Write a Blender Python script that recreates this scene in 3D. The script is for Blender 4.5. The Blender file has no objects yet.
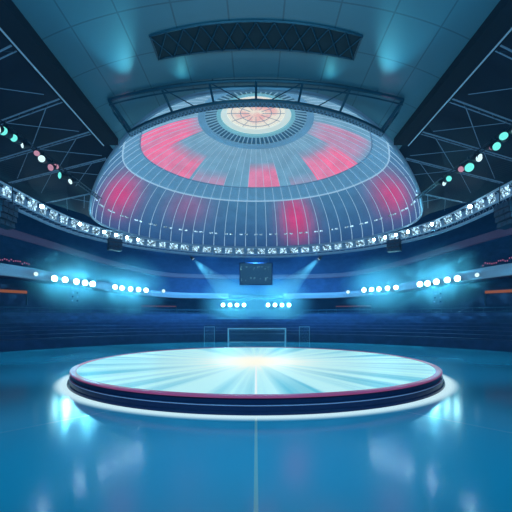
import bpy, math, random
from mathutils import Vector, Matrix
random.seed(7)
scene = bpy.context.scene
COL = scene.collection
PI = math.pi
CAM_Z = 2.86            # eye height
F = 361.0               # focal length in pixels of the 512 frame
HOR = 318.0             # horizon row
SC = Vector((0, 19.67, 0))   # stage centre

scene.view_settings.view_transform = 'Standard'
scene.view_settings.look = 'None'
scene.view_settings.exposure = 0.0
scene.cycles.use_denoising = True
scene.cycles.max_bounces = 6
scene.cycles.volume_bounces = 0
scene.cycles.sample_clamp_indirect = 4.0

def sm(a, b, x):
    t = max(0.0, min(1.0, (x - a) / (b - a)))
    return t * t * (3 - 2 * t)

# ------------------------------------------------------------------ materials
def mat(name):
    m = bpy.data.materials.new(name); m.use_nodes = True
    nt = m.node_tree; nt.nodes.clear()
    out = nt.nodes.new('ShaderNodeOutputMaterial')
    return m, nt, out

def principled(name, col, rough=0.5, metal=0.0, emit=None, es=0.0, noise=0.0, nscale=4.0, coat=0.0):
    m, nt, out = mat(name)
    b = nt.nodes.new('ShaderNodeBsdfPrincipled')
    b.inputs['Base Color'].default_value = (*col, 1)
    b.inputs['Roughness'].default_value = rough
    b.inputs['Metallic'].default_value = metal
    b.inputs['Coat Weight'].default_value = coat
    if emit:
        b.inputs['Emission Color'].default_value = (*emit, 1)
        b.inputs['Emission Strength'].default_value = es
    if noise:
        tc = nt.nodes.new('ShaderNodeTexCoord'); n = nt.nodes.new('ShaderNodeTexNoise')
        n.inputs['Scale'].default_value = nscale
        nt.links.new(tc.outputs['Object'], n.inputs['Vector'])
        mx = nt.nodes.new('ShaderNodeMix'); mx.data_type = 'RGBA'
        mx.inputs['A'].default_value = (*[c * (1 - noise) for c in col], 1)
        mx.inputs['B'].default_value = (*[min(1, c * (1 + noise)) for c in col], 1)
        nt.links.new(n.outputs['Fac'], mx.inputs['Factor'])
        nt.links.new(mx.outputs['Result'], b.inputs['Base Color'])
    nt.links.new(b.outputs[0], out.inputs[0])
    return m

def emission(name, col, s):
    m, nt, out = mat(name)
    e = nt.nodes.new('ShaderNodeEmission')
    e.inputs[0].default_value = (*col, 1); e.inputs[1].default_value = s
    nt.links.new(e.outputs[0], out.inputs[0])
    return m

class NG:
    """small node-graph helper for math expressions"""
    def __init__(s, nt): s.nt = nt
    def m(s, op, a, b=None, c=None):
        n = s.nt.nodes.new('ShaderNodeMath'); n.operation = op
        for i, v in enumerate((a, b, c)):
            if v is None: continue
            if isinstance(v, (int, float)): n.inputs[i].default_value = v
            else: s.nt.links.new(v, n.inputs[i])
        return n.outputs[0]
    def ss(s, v, a, b, lo=0.0, hi=1.0):
        n = s.nt.nodes.new('ShaderNodeMapRange'); n.interpolation_type = 'SMOOTHSTEP'
        s.nt.links.new(v, n.inputs['Value'])
        n.inputs['From Min'].default_value = a; n.inputs['From Max'].default_value = b
        n.inputs['To Min'].default_value = lo; n.inputs['To Max'].default_value = hi
        return n.outputs['Result']
    def mix(s, f, A, B):
        n = s.nt.nodes.new('ShaderNodeMix'); n.data_type = 'RGBA'
        if isinstance(f, (int, float)): n.inputs['Factor'].default_value = f
        else: s.nt.links.new(f, n.inputs['Factor'])
        for k, v in (('A', A), ('B', B)):
            if isinstance(v, tuple): n.inputs[k].default_value = (*v, 1)
            else: s.nt.links.new(v, n.inputs[k])
        return n.outputs['Result']
    def xyz(s, kind='Object'):
        tc = s.nt.nodes.new('ShaderNodeTexCoord'); sp = s.nt.nodes.new('ShaderNodeSeparateXYZ')
        s.nt.links.new(tc.outputs[kind], sp.inputs[0])
        return tc.outputs[kind], sp.outputs[0], sp.outputs[1], sp.outputs[2]
    def noise(s, vec, scale, detail=2.0):
        n = s.nt.nodes.new('ShaderNodeTexNoise'); n.inputs['Scale'].default_value = scale
        n.inputs['Detail'].default_value = detail
        s.nt.links.new(vec, n.inputs['Vector'])
        return n.outputs['Fac']

# floor: glossy blue court with three fine painted lines running out from the stage
def floor_material():
    m, nt, out = mat('court_floor'); g = NG(nt)
    v, x, y, z = g.xyz()
    b = nt.nodes.new('ShaderNodeBsdfPrincipled')
    n = g.noise(v, 0.25, 4)
    base = g.mix(n, (0.040, 0.40, 0.56), (0.050, 0.45, 0.62))
    near = g.m('LESS_THAN', y, SC.y)
    c = g.m('MULTIPLY', g.m('LESS_THAN', g.m('ABSOLUTE', x), 0.034), near)
    # slanting side lines: |x| = 4.6 + (10.98 - y) * 0.885
    d = g.m('SUBTRACT', g.m('ABSOLUTE', x), g.m('MULTIPLY_ADD', y, -0.885, 4.6 + 10.98 * 0.885))
    s = g.m('MULTIPLY', g.m('LESS_THAN', g.m('ABSOLUTE', d), 0.025), near)
    col = g.mix(c, base, (0.62, 0.62, 0.58))
    col = g.mix(s, col, (0.25, 0.5, 0.65))
    nt.links.new(col, b.inputs['Base Color'])
    r = g.ss(g.noise(v, 0.3, 3), 0.2, 0.8, 0.13, 0.17)
    nt.links.new(r, b.inputs['Roughness'])
    b.inputs['Coat Weight'].default_value = 0.0
    bp = nt.nodes.new('ShaderNodeBump'); bp.inputs['Strength'].default_value = 0.03; bp.inputs['Distance'].default_value = 0.02
    nt.links.new(g.noise(v, 1.2, 2), bp.inputs['Height']); nt.links.new(bp.outputs[0], b.inputs['Normal'])
    nt.links.new(b.outputs[0], out.inputs[0])
    return m

# stage deck: lit LED floor showing a sunburst
def deck_material():
    m, nt, out = mat('sunburst_led_deck'); g = NG(nt)
    v, x, y, z = g.xyz()
    yy = g.m('SUBTRACT', y, -0.3)                      # burst centre a little behind the middle
    r = g.m('SQRT', g.m('ADD', g.m('MULTIPLY', x, x), g.m('MULTIPLY', yy, yy)))
    a = g.m('ARCTAN2', x, yy)
    comb = nt.nodes.new('ShaderNodeCombineXYZ')
    nt.links.new(g.m('MULTIPLY', g.m('SINE', a), 1.0), comb.inputs[0])
    nt.links.new(g.m('COSINE', a), comb.inputs[1])
    rays = g.ss(g.noise(comb.outputs[0], 4.5, 3), 0.46, 0.60)
    rays2 = g.ss(g.noise(comb.outputs[0], 12.0, 2), 0.44, 0.58)
    ray = g.m('ADD', g.m('MULTIPLY', rays, 0.7), g.m('MULTIPLY', rays2, 0.3))
    ray = g.m('MULTIPLY', ray, g.ss(r, 0.5, 3.0, 0.0, 1.0))
    far = g.mix(ray, (0.52, 0.93, 0.97), (0.10, 0.52, 0.70))
    mid = g.ss(r, 1.0, 8.0)
    col = g.mix(mid, (0.66, 0.97, 0.95), far)
    core = g.ss(g.m('ADD', r, g.m('MULTIPLY', ray, 1.2)), 0.6, 4.4, 1.0, 0.0)
    col = g.mix(core, col, (1.0, 0.93, 0.74))
    line = g.m('MULTIPLY', g.m('LESS_THAN', g.m('ABSOLUTE', x), 0.04), g.m('LESS_THAN', yy, -2.0))
    col = g.mix(g.m('MULTIPLY', line, 0.8), col, (0.95, 1.0, 1.0))
    e = nt.nodes.new('ShaderNodeEmission'); nt.links.new(col, e.inputs[0])
    st = g.m('ADD', 0.88, g.m('MULTIPLY', core, 0.10))
    nt.links.new(st, e.inputs[1])
    b = nt.nodes.new('ShaderNodeBsdfPrincipled'); b.inputs['Base Color'].default_value = (0.03, 0.06, 0.08, 1); b.inputs['Roughness'].default_value = 0.5; b.inputs['Specular IOR Level'].default_value = 0.2
    ad = nt.nodes.new('ShaderNodeAddShader'); nt.links.new(b.outputs[0], ad.inputs[0]); nt.links.new(e.outputs[0], ad.inputs[1])
    nt.links.new(ad.outputs[0], out.inputs[0])
    return m

# flat ceiling: blue panels with seams along the hall and curved seams round the dome
def ceiling_material():
    m, nt, out = mat('ceiling_panels'); g = NG(nt)
    v, x, y, z = g.xyz()
    dy = g.m('SUBTRACT', y, 24.0)
    r = g.m('SQRT', g.m('ADD', g.m('MULTIPLY', x, x), g.m('MULTIPLY', dy, dy)))
    fr = g.m('ABSOLUTE', g.m('SUBTRACT', g.m('FRACT', g.m('DIVIDE', r, 1.55)), 0.5))
    fx = g.m('ABSOLUTE', g.m('SUBTRACT', g.m('FRACT', g.m('DIVIDE', x, 1.5)), 0.5))
    ln = g.m('MAXIMUM', g.m('LESS_THAN', fr, 0.014), g.m('LESS_THAN', fx, 0.016))
    col = g.mix(g.noise(v, 0.5, 4), (0.06, 0.17, 0.24), (0.085, 0.21, 0.29))
    col = g.mix(g.m('MULTIPLY', ln, 0.6), col, (0.03, 0.07, 0.11))
    b = nt.nodes.new('ShaderNodeBsdfPrincipled'); nt.links.new(col, b.inputs['Base Color'])
    b.inputs['Roughness'].default_value = 0.45
    nt.links.new(b.outputs[0], out.inputs[0])
    return m

# dome cloth / glass: backlit panels, panel colour and the lower shell's painted pink light stored on the mesh
def dome_material():
    m, nt, out = mat('dome_panels'); g = NG(nt)
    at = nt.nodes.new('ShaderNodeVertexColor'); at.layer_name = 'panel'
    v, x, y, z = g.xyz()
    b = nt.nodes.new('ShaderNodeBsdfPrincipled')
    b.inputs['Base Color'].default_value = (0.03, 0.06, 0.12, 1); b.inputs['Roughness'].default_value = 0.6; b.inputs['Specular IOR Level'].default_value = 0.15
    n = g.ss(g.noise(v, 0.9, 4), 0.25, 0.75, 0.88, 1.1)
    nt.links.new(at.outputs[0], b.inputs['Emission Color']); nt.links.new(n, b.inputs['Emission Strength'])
    nt.links.new(b.outputs[0], out.inputs[0])
    return m

def sparkle_material():
    m, nt, out = mat('led_sparkle'); g = NG(nt)
    v, x, y, z = g.xyz('Object')
    n = g.ss(g.noise(v, 5.0, 3), 0.36, 0.60, 0.10, 1.0)
    vo = nt.nodes.new('ShaderNodeTexVoronoi'); vo.inputs['Scale'].default_value = 7.0
    nt.links.new(v, vo.inputs['Vector'])
    d = g.ss(vo.outputs['Distance'], 0.10, 0.6, 1.0, 0.25)
    e = nt.nodes.new('ShaderNodeEmission'); e.inputs[0].default_value = (0.42, 0.74, 1.0, 1)
    nt.links.new(g.m('MULTIPLY', g.m('MULTIPLY', n, d), 3.0), e.inputs[1])
    nt.links.new(e.outputs[0], out.inputs[0])
    return m

def stand_material(name, a, b_, row=0.0):
    m, nt, out = mat(name); g = NG(nt)
    v, x, y, z = g.xyz()
    n = g.noise(v, 1.3, 6)
    col = g.mix(g.ss(n, 0.35, 0.65), a, b_)
    b = nt.nodes.new('ShaderNodeBsdfPrincipled'); nt.links.new(col, b.inputs['Base Color']); b.inputs['Roughness'].default_value = 0.75
    nt.links.new(b.outputs[0], out.inputs[0])
    return m

def screen_material():
    m, nt, out = mat('dim_screen'); g = NG(nt)
    v, x, y, z = g.xyz()
    n = g.ss(g.noise(v, 3.0, 5), 0.56, 0.66)
    rows = g.ss(g.m('ABSOLUTE', g.m('SUBTRACT', g.m('FRACT', g.m('DIVIDE', z, 1.3)), 0.5)), 0.12, 0.2, 1.0, 0.0)
    e = nt.nodes.new('ShaderNodeEmission')
    nt.links.new(g.mix(g.m('MULTIPLY', n, rows), (0.02, 0.085, 0.19), (0.14, 0.40, 0.56)), e.inputs[0]); e.inputs[1].default_value = 0.8
    nt.links.new(e.outputs[0], out.inputs[0])
    return m

def net_material():
    m, nt, out = mat('goal_net'); g = NG(nt)
    v, x, y, z = g.xyz()
    s = g.m('ADD', x, y)
    fx = g.m('ABSOLUTE', g.m('SUBTRACT', g.m('FRACT', g.m('MULTIPLY', s, 6.0)), 0.5))
    fz = g.m('ABSOLUTE', g.m('SUBTRACT', g.m('FRACT', g.m('MULTIPLY', z, 6.0)), 0.5))
    ln = g.m('MAXIMUM', g.m('LESS_THAN', fx, 0.025), g.m('LESS_THAN', fz, 0.025))
    t = nt.nodes.new('ShaderNodeBsdfTransparent'); d = nt.nodes.new('ShaderNodeBsdfDiffuse'); d.inputs[0].default_value = (0.4, 0.6, 0.7, 1)
    mx = nt.nodes.new('ShaderNodeMixShader')
    nt.links.new(ln, mx.inputs[0]); nt.links.new(t.outputs[0], mx.inputs[1]); nt.links.new(d.outputs[0], mx.inputs[2])
    nt.links.new(mx.outputs[0], out.inputs[0])
    return m

M = dict(
    floor=floor_material(), deck=deck_material(), ceil=ceiling_material(), dome=dome_material(),
    sparkle=sparkle_material(), screen=screen_material(), net=net_material(),
    roof=principled('dark_roof', (0.004, 0.011, 0.032), 0.8, noise=0.5, nscale=0.4),
    stand=stand_material('dark_stand', (0.010, 0.022, 0.075), (0.018, 0.036, 0.11)),
    wall=stand_material('dark_wall', (0.010, 0.024, 0.080), (0.016, 0.034, 0.10)),
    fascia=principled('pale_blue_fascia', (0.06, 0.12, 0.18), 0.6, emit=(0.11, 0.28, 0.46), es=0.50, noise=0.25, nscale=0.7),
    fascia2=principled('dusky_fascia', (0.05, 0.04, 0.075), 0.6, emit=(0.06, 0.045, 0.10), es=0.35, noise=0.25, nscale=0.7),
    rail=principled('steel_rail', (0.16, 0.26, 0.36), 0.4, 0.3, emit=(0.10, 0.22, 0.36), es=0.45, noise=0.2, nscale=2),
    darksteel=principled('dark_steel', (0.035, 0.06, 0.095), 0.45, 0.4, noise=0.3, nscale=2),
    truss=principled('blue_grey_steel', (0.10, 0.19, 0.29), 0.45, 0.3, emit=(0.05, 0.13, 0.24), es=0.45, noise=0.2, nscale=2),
    gantry=principled('deep_blue_steel', (0.018, 0.07, 0.12), 0.5, 0.2, noise=0.3, nscale=2),
    gantry_light=principled('mesh_walkway_steel', (0.10, 0.18, 0.25), 0.6, 0.2, noise=0.6, nscale=9),
    beam=principled('beam_navy', (0.003, 0.007, 0.018), 0.95, noise=0.3, nscale=1),
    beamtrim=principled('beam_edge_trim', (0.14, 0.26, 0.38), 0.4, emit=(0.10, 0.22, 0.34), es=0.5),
    rimpink=principled('magenta_rim', (0.45, 0.08, 0.18), 0.35, emit=(0.46, 0.06, 0.17), es=0.36, noise=0.3, nscale=0.4),
    skirt=principled('navy_skirt', (0.010, 0.022, 0.075), 0.32, noise=0.25, nscale=1.5),
    trimline=principled('skirt_line', (0.20, 0.32, 0.50), 0.3, emit=(0.14, 0.24, 0.42), es=0.35),
    white=principled('white_paint', (0.62, 0.78, 0.85), 0.4, noise=0.1, nscale=5),
    greyframe=principled('grey_frame', (0.20, 0.36, 0.46), 0.5, noise=0.1, nscale=5),
    recess=principled('recess_blue_black', (0.008, 0.022, 0.036), 0.9, noise=0.4, nscale=3),
    hot=emission('added_lamp_lens', (0.55, 0.92, 1.0), 70.0),
    black=principled('black_housing', (0.012, 0.016, 0.026), 0.5, noise=0.3, nscale=5),
    lens=emission('floodlight_lens', (0.50, 0.98, 1.0), 22.0),
    lens_cyan=emission('cyan_lens', (0.14, 0.75, 0.70), 1.3),
    lens_white=emission('pale_lens', (0.60, 0.88, 0.95), 1.3),
    lens_pink=emission('pink_lens', (0.70, 0.36, 0.52), 0.7),
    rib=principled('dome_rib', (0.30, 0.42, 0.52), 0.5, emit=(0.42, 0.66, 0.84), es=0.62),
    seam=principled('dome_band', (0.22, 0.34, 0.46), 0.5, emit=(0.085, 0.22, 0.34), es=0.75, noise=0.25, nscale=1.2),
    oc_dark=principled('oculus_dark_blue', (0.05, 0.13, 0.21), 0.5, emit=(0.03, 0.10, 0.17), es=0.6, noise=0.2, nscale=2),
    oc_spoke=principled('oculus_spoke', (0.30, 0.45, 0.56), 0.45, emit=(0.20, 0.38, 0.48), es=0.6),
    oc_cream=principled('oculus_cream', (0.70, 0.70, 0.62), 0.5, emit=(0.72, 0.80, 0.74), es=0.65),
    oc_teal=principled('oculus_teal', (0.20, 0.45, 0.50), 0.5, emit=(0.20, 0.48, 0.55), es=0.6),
    amber=emission('amber_strip', (0.42, 0.14, 0.055), 0.55),
    redstrip=emission('dim_red_strip', (0.16, 0.07, 0.09), 0.7),
    pinkdot=emission('pink_bulb', (0.50, 0.16, 0.32), 0.8),
)

def glass_material():
    m, nt, out = mat('oculus_glass'); g = NG(nt)
    v, x, y, z = g.xyz()
    r = g.m('SQRT', g.m('ADD', g.m('MULTIPLY', x, x), g.m('MULTIPLY', y, y)))
    col = g.mix(g.ss(g.noise(v, 1.1, 3), 0.35, 0.65), (0.90, 0.88, 0.80), (0.86, 0.52, 0.54))
    col = g.mix(g.ss(r, 1.2, 2.3), col, (0.86, 0.92, 0.86))
    e = nt.nodes.new('ShaderNodeEmission'); nt.links.new(col, e.inputs[0]); e.inputs[1].default_value = 0.9
    nt.links.new(e.outputs[0], out.inputs[0])
    return m
M['glass'] = glass_material()
def glow_material():  # strip whose glow on the floor is painted as a fading edge
    m, nt, out = mat('white_strip_and_glow'); g = NG(nt)
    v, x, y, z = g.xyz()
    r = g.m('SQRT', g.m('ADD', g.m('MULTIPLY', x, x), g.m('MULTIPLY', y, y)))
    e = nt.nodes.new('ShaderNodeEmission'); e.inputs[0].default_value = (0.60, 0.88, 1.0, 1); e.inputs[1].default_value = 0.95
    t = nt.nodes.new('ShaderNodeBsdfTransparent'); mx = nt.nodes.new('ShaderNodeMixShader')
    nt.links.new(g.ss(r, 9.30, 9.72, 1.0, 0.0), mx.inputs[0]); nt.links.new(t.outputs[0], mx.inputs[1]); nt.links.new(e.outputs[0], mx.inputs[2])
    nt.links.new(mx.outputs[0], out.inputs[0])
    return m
M['glow'] = glow_material()

# ------------------------------------------------------------------ mesh building
class MB:
    def __init__(s): s.v = []; s.f = []
    def add(s, vs, fs):
        o = len(s.v); s.v += [tuple(p) for p in vs]; s.f += [tuple(i + o for i in f) for f in fs]
    def box(s, c, size, rot=None):
        hx, hy, hz = [k / 2 for k in size]
        vs = [Vector((sx * hx, sy * hy, sz * hz)) for sx in (-1, 1) for sy in (-1, 1) for sz in (-1, 1)]
        if rot is not None: vs = [rot @ p for p in vs]
        c = Vector(c)
        s.add([p + c for p in vs], [(0, 1, 3, 2), (4, 6, 7, 5), (0, 4, 5, 1), (2, 3, 7, 6), (0, 2, 6, 4), (1, 5, 7, 3)])
    def tube(s, pts, r, n=6, closed=False):
        pts = [Vector(p) for p in pts]; N = len(pts); rings = []; rr_ = r if isinstance(r, (list, tuple)) else [r] * N
        for i, p in enumerate(pts):
            if closed: t = pts[(i + 1) % N] - pts[i - 1]
            else: t = pts[min(i + 1, N - 1)] - pts[max(i - 1, 0)]
            t.normalize()
            up = Vector((0, 0, 1)) if abs(t.z) < 0.95 else Vector((1, 0, 0))
            a = t.cross(up).normalized(); b = a.cross(t).normalized()
            r = rr_[i]; rings.append([p + a * (r * math.cos(2 * PI * k / n)) + b * (r * math.sin(2 * PI * k / n)) for k in range(n)])
        vs = [q for R in rings for q in R]; fs = []
        for i in range(N if closed else N - 1):
            j = (i + 1) % N
            for k in range(n):
                k2 = (k + 1) % n
                fs.append((i * n + k, i * n + k2, j * n + k2, j * n + k))
        if not closed: fs += [tuple(range(n))[::-1], tuple((N - 1) * n + k for k in range(n))]
        s.add(vs, fs)
    def grid(s, rows, closed_u=False):
        """rows: list of equal-length point lists"""
        R = len(rows); Cn = len(rows[0]); vs = [p for r in rows for p in r]; fs = []
        for i in range(R - 1):
            for k in range(Cn if closed_u else Cn - 1):
                k2 = (k + 1) % Cn
                fs.append((i * Cn + k, i * Cn + k2, (i + 1) * Cn + k2, (i + 1) * Cn + k))
        s.add(vs, fs)
    def lathe(s, prof, n=96, c=(0, 0, 0), closed_profile=False):
        rows = []
        for r, z in prof:
            rows.append([(c[0] + r * math.sin(2 * PI * k / n), c[1] + r * math.cos(2 * PI * k / n), c[2] + z) for k in range(n)])
        if closed_profile: rows.append(rows[0])
        s.grid(rows, True)
    def cyl(s, a, b, r0, r1=None, n=16, cap=True):
        r1 = r0 if r1 is None else r1
        a = Vector(a); b = Vector(b); t = (b - a).normalized()
        up = Vector((0, 0, 1)) if abs(t.z) < 0.95 else Vector((1, 0, 0))
        u = t.cross(up).normalized(); w = u.cross(t)
        vs = [a + u * r0 * math.cos(2 * PI * k / n) + w * r0 * math.sin(2 * PI * k / n) for k in range(n)]
        vs += [b + u * r1 * math.cos(2 * PI * k / n) + w * r1 * math.sin(2 * PI * k / n) for k in range(n)]
        fs = [(k, (k + 1) % n, n + (k + 1) % n, n + k) for k in range(n)]
        if cap: fs += [tuple(range(n))[::-1], tuple(range(n, 2 * n))]
        s.add(vs, fs)
    def build(s, name, m, parent=None, smooth=False, fix=True):
        me = bpy.data.meshes.new(name); me.from_pydata(s.v, [], s.f)
        me.materials.append(m)
        if fix:
            import bmesh
            bm = bmesh.new(); bm.from_mesh(me); bmesh.ops.remove_doubles(bm, verts=bm.verts, dist=1e-5)
            bmesh.ops.recalc_face_normals(bm, faces=bm.faces); bm.to_mesh(me); bm.free()
        if smooth:
            me.polygons.foreach_set('use_smooth', [True] * len(me.polygons))
        me.update()
        o = bpy.data.objects.new(name, me); COL.objects.link(o)
        if parent: o.parent = parent
        return o

def thing(name, label, cat, loc=(0, 0, 0), rot=(0, 0, 0), group=None):
    o = bpy.data.objects.new(name, None); COL.objects.link(o)
    o.location = loc; o.rotation_euler = rot; o.empty_display_size = 0.2
    o['label'] = label; o['category'] = cat
    if group: o['group'] = group
    return o
def tag(o, label, cat, group=None):
    o['label'] = label; o['category'] = cat
    if group: o['group'] = group
    return o
def struct(o, label=None):
    o['kind'] = 'structure'
    if label: o['label'] = label
    return o
def copy_tree(o, parent=None):
    c = o.copy(); COL.objects.link(c); c.parent = parent
    for ch in list(o.children): copy_tree(ch, c)
    return c

# ------------------------------------------------------------------ bowl of the arena
def swoop(th):                      # stands rise towards the sides; th measured from +y
    return 1.0 + 0.62 * sm(math.radians(18), math.radians(60), abs(th))
def bowl(prof, a0=-180, a1=180, n=180, sw=True):
    rows = []
    for r, z in prof:
        row = []
        for k in range(n + 1):
            th = math.radians(a0 + (a1 - a0) * k / n)
            zz = CAM_Z + (z - CAM_Z) * swoop(th) if (sw and z > CAM_Z + 1.5) else z
            row.append((SC.x + r * math.sin(th), SC.y + r * math.cos(th), zz))
        rows.append(row)
    b = MB(); b.grid(rows); return b

fl = MB(); fl.lathe([(0.0, 0), (8, 0), (16, 0), (24.0, 0), (43.0, 0)], 128, SC)
struct(fl.build('floor', M['floor'], fix=True))
prof = [(24.0, -0.02), (24.0, 0.85), (24.15, 0.85)]
r, z = 24.15, 0.55
for i in range(8):
    prof += [(r, z), (r + 0.85, z)]; r += 0.85; z += 0.36
prof += [(31.0, 3.45), (33.0, 3.45)]
struct(bowl(prof).build('lower_stand', M['stand']), 'dark stepped lower stand round the floor')
struct(bowl([(33.0, 3.4), (33.0, 5.75)]).build('wall_concourse', M['wall']))
struct(bowl([(33.0, 5.5), (30.25, 5.5)]).build('soffit', M['stand']), 'dark underside of the balcony')
prof = [(30.05, 6.2), (30.4, 6.2)]
r, z = 30.4, 6.0
for i in range(7):
    prof += [(r, z), (r + 0.8, z)]; r += 0.8; z += 0.42
prof += [(36.0, 8.9)]
struct(bowl(prof).build('upper_stand', M['stand']), 'dark stepped upper stand above the balcony')
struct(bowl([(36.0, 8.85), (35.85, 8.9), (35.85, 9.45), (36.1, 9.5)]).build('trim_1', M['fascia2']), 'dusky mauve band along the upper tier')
prof = [(36.1, 9.3)]
r, z = 36.1, 9.3
for i in range(6):
    prof += [(r, z), (r + 1.0, z)]; r += 1.0; z += 0.6
prof += [(42.2, 13.0), (42.2, 26.0)]
struct(bowl(prof).build('wall_back', M['wall']))
# balcony fascia, open in the middle behind the goal
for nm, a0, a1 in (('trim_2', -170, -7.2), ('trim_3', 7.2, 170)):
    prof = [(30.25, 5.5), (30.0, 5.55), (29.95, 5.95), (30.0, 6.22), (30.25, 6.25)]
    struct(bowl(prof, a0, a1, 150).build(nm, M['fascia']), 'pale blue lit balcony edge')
# thin handrail along the top of the lower stand
rl = MB()
for zz, rr in ((3.55, 0.03), (3.95, 0.045)):
    rl.tube([(SC.x + 31 * math.sin(t), SC.y + 31 * math.cos(t), zz) for t in [math.radians(-110 + 220 * k / 110) for k in range(111)]], rr, 5)
for k in range(0, 111):
    t = math.radians(-110 + 2 * k); p = Vector((31 * math.sin(t), SC.y + 31 * math.cos(t), 3.42))
    rl.tube([p, p + Vector((0, 0, 0.53))], 0.025, 4)
struct(rl.build('handrail', M['gantry']), 'thin handrail along the top of the lower stand')

# ------------------------------------------------------------------ dome outline, roof, ceiling
ZR = CAM_Z + 8.26
half = [(0, 13.0), (2.7, 13.55), (5.1, 15.5), (8.2, 19.6), (11.5, 25.2), (13.5, 30.0), (13.0, 34.0), (10.0, 38.4), (5.2, 41.2), (0, 42.0)]
def catmull(P, per):
    N = len(P); out = []
    for i in range(N):
        p0, p1, p2, p3 = [Vector(P[(i + k) % N]) for k in (-1, 0, 1, 2)]
        for k in range(per):
            t = k / per
            out.append(0.5 * ((2 * p1) + (p2 - p0) * t + (2 * p0 - 5 * p1 + 4 * p2 - p3) * t * t + (3 * p1 - p0 - 3 * p2 + p3) * t ** 3))
    return out
ctrl = half + [(-x, y) for x, y in half[-2:0:-1]]
OC = Vector((0, 28.0))               # oculus centre in plan
_rim = catmull(ctrl, 40)
# resample by azimuth round the oculus centre
NA = 216
def rim_at(az):                       # az measured from +y (away from camera)
    best = None
    d = Vector((math.sin(az), math.cos(az)))
    for i in range(len(_rim)):
        a = _rim[i] - OC; b = _rim[(i + 1) % len(_rim)] - OC
        ca = d.x * a.y - d.y * a.x; cb = d.x * b.y - d.y * b.x
        if ca * cb <= 0 and ca != cb:
            t = ca / (ca - cb); p = a + (b - a) * t
            if p.dot(d) > 0: best = p.dot(d)
    return best
RIM = [rim_at(2 * PI * k / NA) for k in range(NA)]
def rim_r(az):
    k = (az / (2 * PI) * NA) % NA; i = int(k); f = k - i
    return RIM[i % NA] * (1 - f) + RIM[(i + 1) % NA] * f
AL1 = math.acos(0.307)
def dome_pt(az, al, inset=0.0):
    """al: 0 at the rim .. AL1 at the oculus"""
    u = (1 - math.cos(al)) / (1 - 0.307)
    rr = rim_r(az) * (1 - u) + 4.3 * u - inset
    return Vector((OC.x + rr * math.sin(az), OC.y + rr * math.cos(az), ZR + 7.42 * math.sin(al) - inset))

# roof above the ring and outside the dome
RSP = 15.35
def ring_rho(x, y):
    yy = max(-14.0, min(26.65, y)); return math.hypot(x, y - yy)
def roof_z(x, y): return CAM_Z + 8.95 + 0.34 * max(0.0, ring_rho(x, y) - RSP)
rows = []
for j in range(15):
    f = (j / 14) ** 1.3; row = []
    for k in range(NA):
        az = 2 * PI * k / NA; r0 = RIM[k] * 1.0; rr = r0 + (60 - r0) * f
        x, y = OC.x + rr * math.sin(az), OC.y + rr * math.cos(az)
        row.append((x, y, ZR + 0.02 if j == 0 else roof_z(x, y)))
    rows.append(row)
b = MB(); b.grid(rows, True); struct(b.build('roof', M['roof']), 'dark roof deck outside the dome')

def near_y(x):                        # near side of the dome outline
    best = 19.0
    for i in range(len(_rim)):
        a = _rim[i]; c = _rim[(i + 1) % len(_rim)]
        if (a.x - x) * (c.x - x) <= 0 and a.x != c.x and a.y < 24:
            best = a.y + (c.y - a.y) * (x - a.x) / (c.x - a.x)
    return best
BX = 7.0
rows_lo = []; rows_hi = []
for i in range(41):
    x = -BX + 2 * BX * i / 40; ye = near_y(x)
    rows_lo.append([(x, -12 + (ye + 12) * j / 30, ZR) for j in range(31)])
    rows_hi.append([(x, -12 + (ye + 12) * j / 30, ZR + 0.25) for j in range(31)])
b = MB(); b.grid(rows_lo); b.grid(rows_hi)
b.grid([[r_[-1] for r_ in rows_lo], [r_[-1] for r_ in rows_hi]])
struct(b.build('ceiling', M['ceil']))

# dark lattice recess in the ceiling, curved round the dome
def arc_band(x0, x1, ya, yb, z, n=24, bow=0.075):
    lo = []; hi = []
    for i in range(n + 1):
        x = x0 + (x1 - x0) * i / n; k = bow * x * x
        lo.append((x, ya + k * 0.75, z)); hi.append((x, yb + k * 0.6, z))
    return lo, hi
lo, hi = arc_band(-3.1, 3.1, 10.0, 11.05, ZR - 0.03)
t = thing('ceiling_recess', 'dark curved recess with crossed lattice bars in the blue ceiling', 'ceiling recess', (0, 0, 0))
b = MB(); b.grid([lo, hi]); b.build('recess_panel', M['recess'], t)
b = MB(); b.tube(lo + hi[::-1], 0.035, 5, True); b.build('recess_frame', M['gantry'], t)
b = MB()
for i in range(0, 24, 2):
    b.tube([Vector(lo[i]) - Vector((0, 0, .03)), Vector(hi[i + 2]) - Vector((0, 0, .03))], 0.02, 4)
    b.tube([Vector(hi[i]) - Vector((0, 0, .03)), Vector(lo[i + 2]) - Vector((0, 0, .03))], 0.02, 4)
b.build('lattice', M['gantry'], t)

# two long beams along the ceiling edges
for sx, side in ((-1, 'left'), (1, 'right')):
    t = thing('ceiling_beam', f'long dark navy beam with thin pale edge along the {side} of the blue ceiling', 'beam', (sx * BX, 0, ZR))
    b = MB()
    y1 = near_y(sx * 6.6) - 0.7
    b.box((-sx * 0.32, (y1 - 12) / 2, -0.05), (0.66, y1 + 12, 0.5)); b.box((sx * 0.12, (y1 - 12) / 2, 0.0), (0.26, y1 + 12, 0.34))
    b.build('beam_body', M['beam'], t)
    b = MB(); b.tube([(sx * 0.02, -12, -0.32), (sx * 0.02, y1, -0.32)], 0.028, 6); b.build('edge_trim', M['beamtrim'], t)

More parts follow.
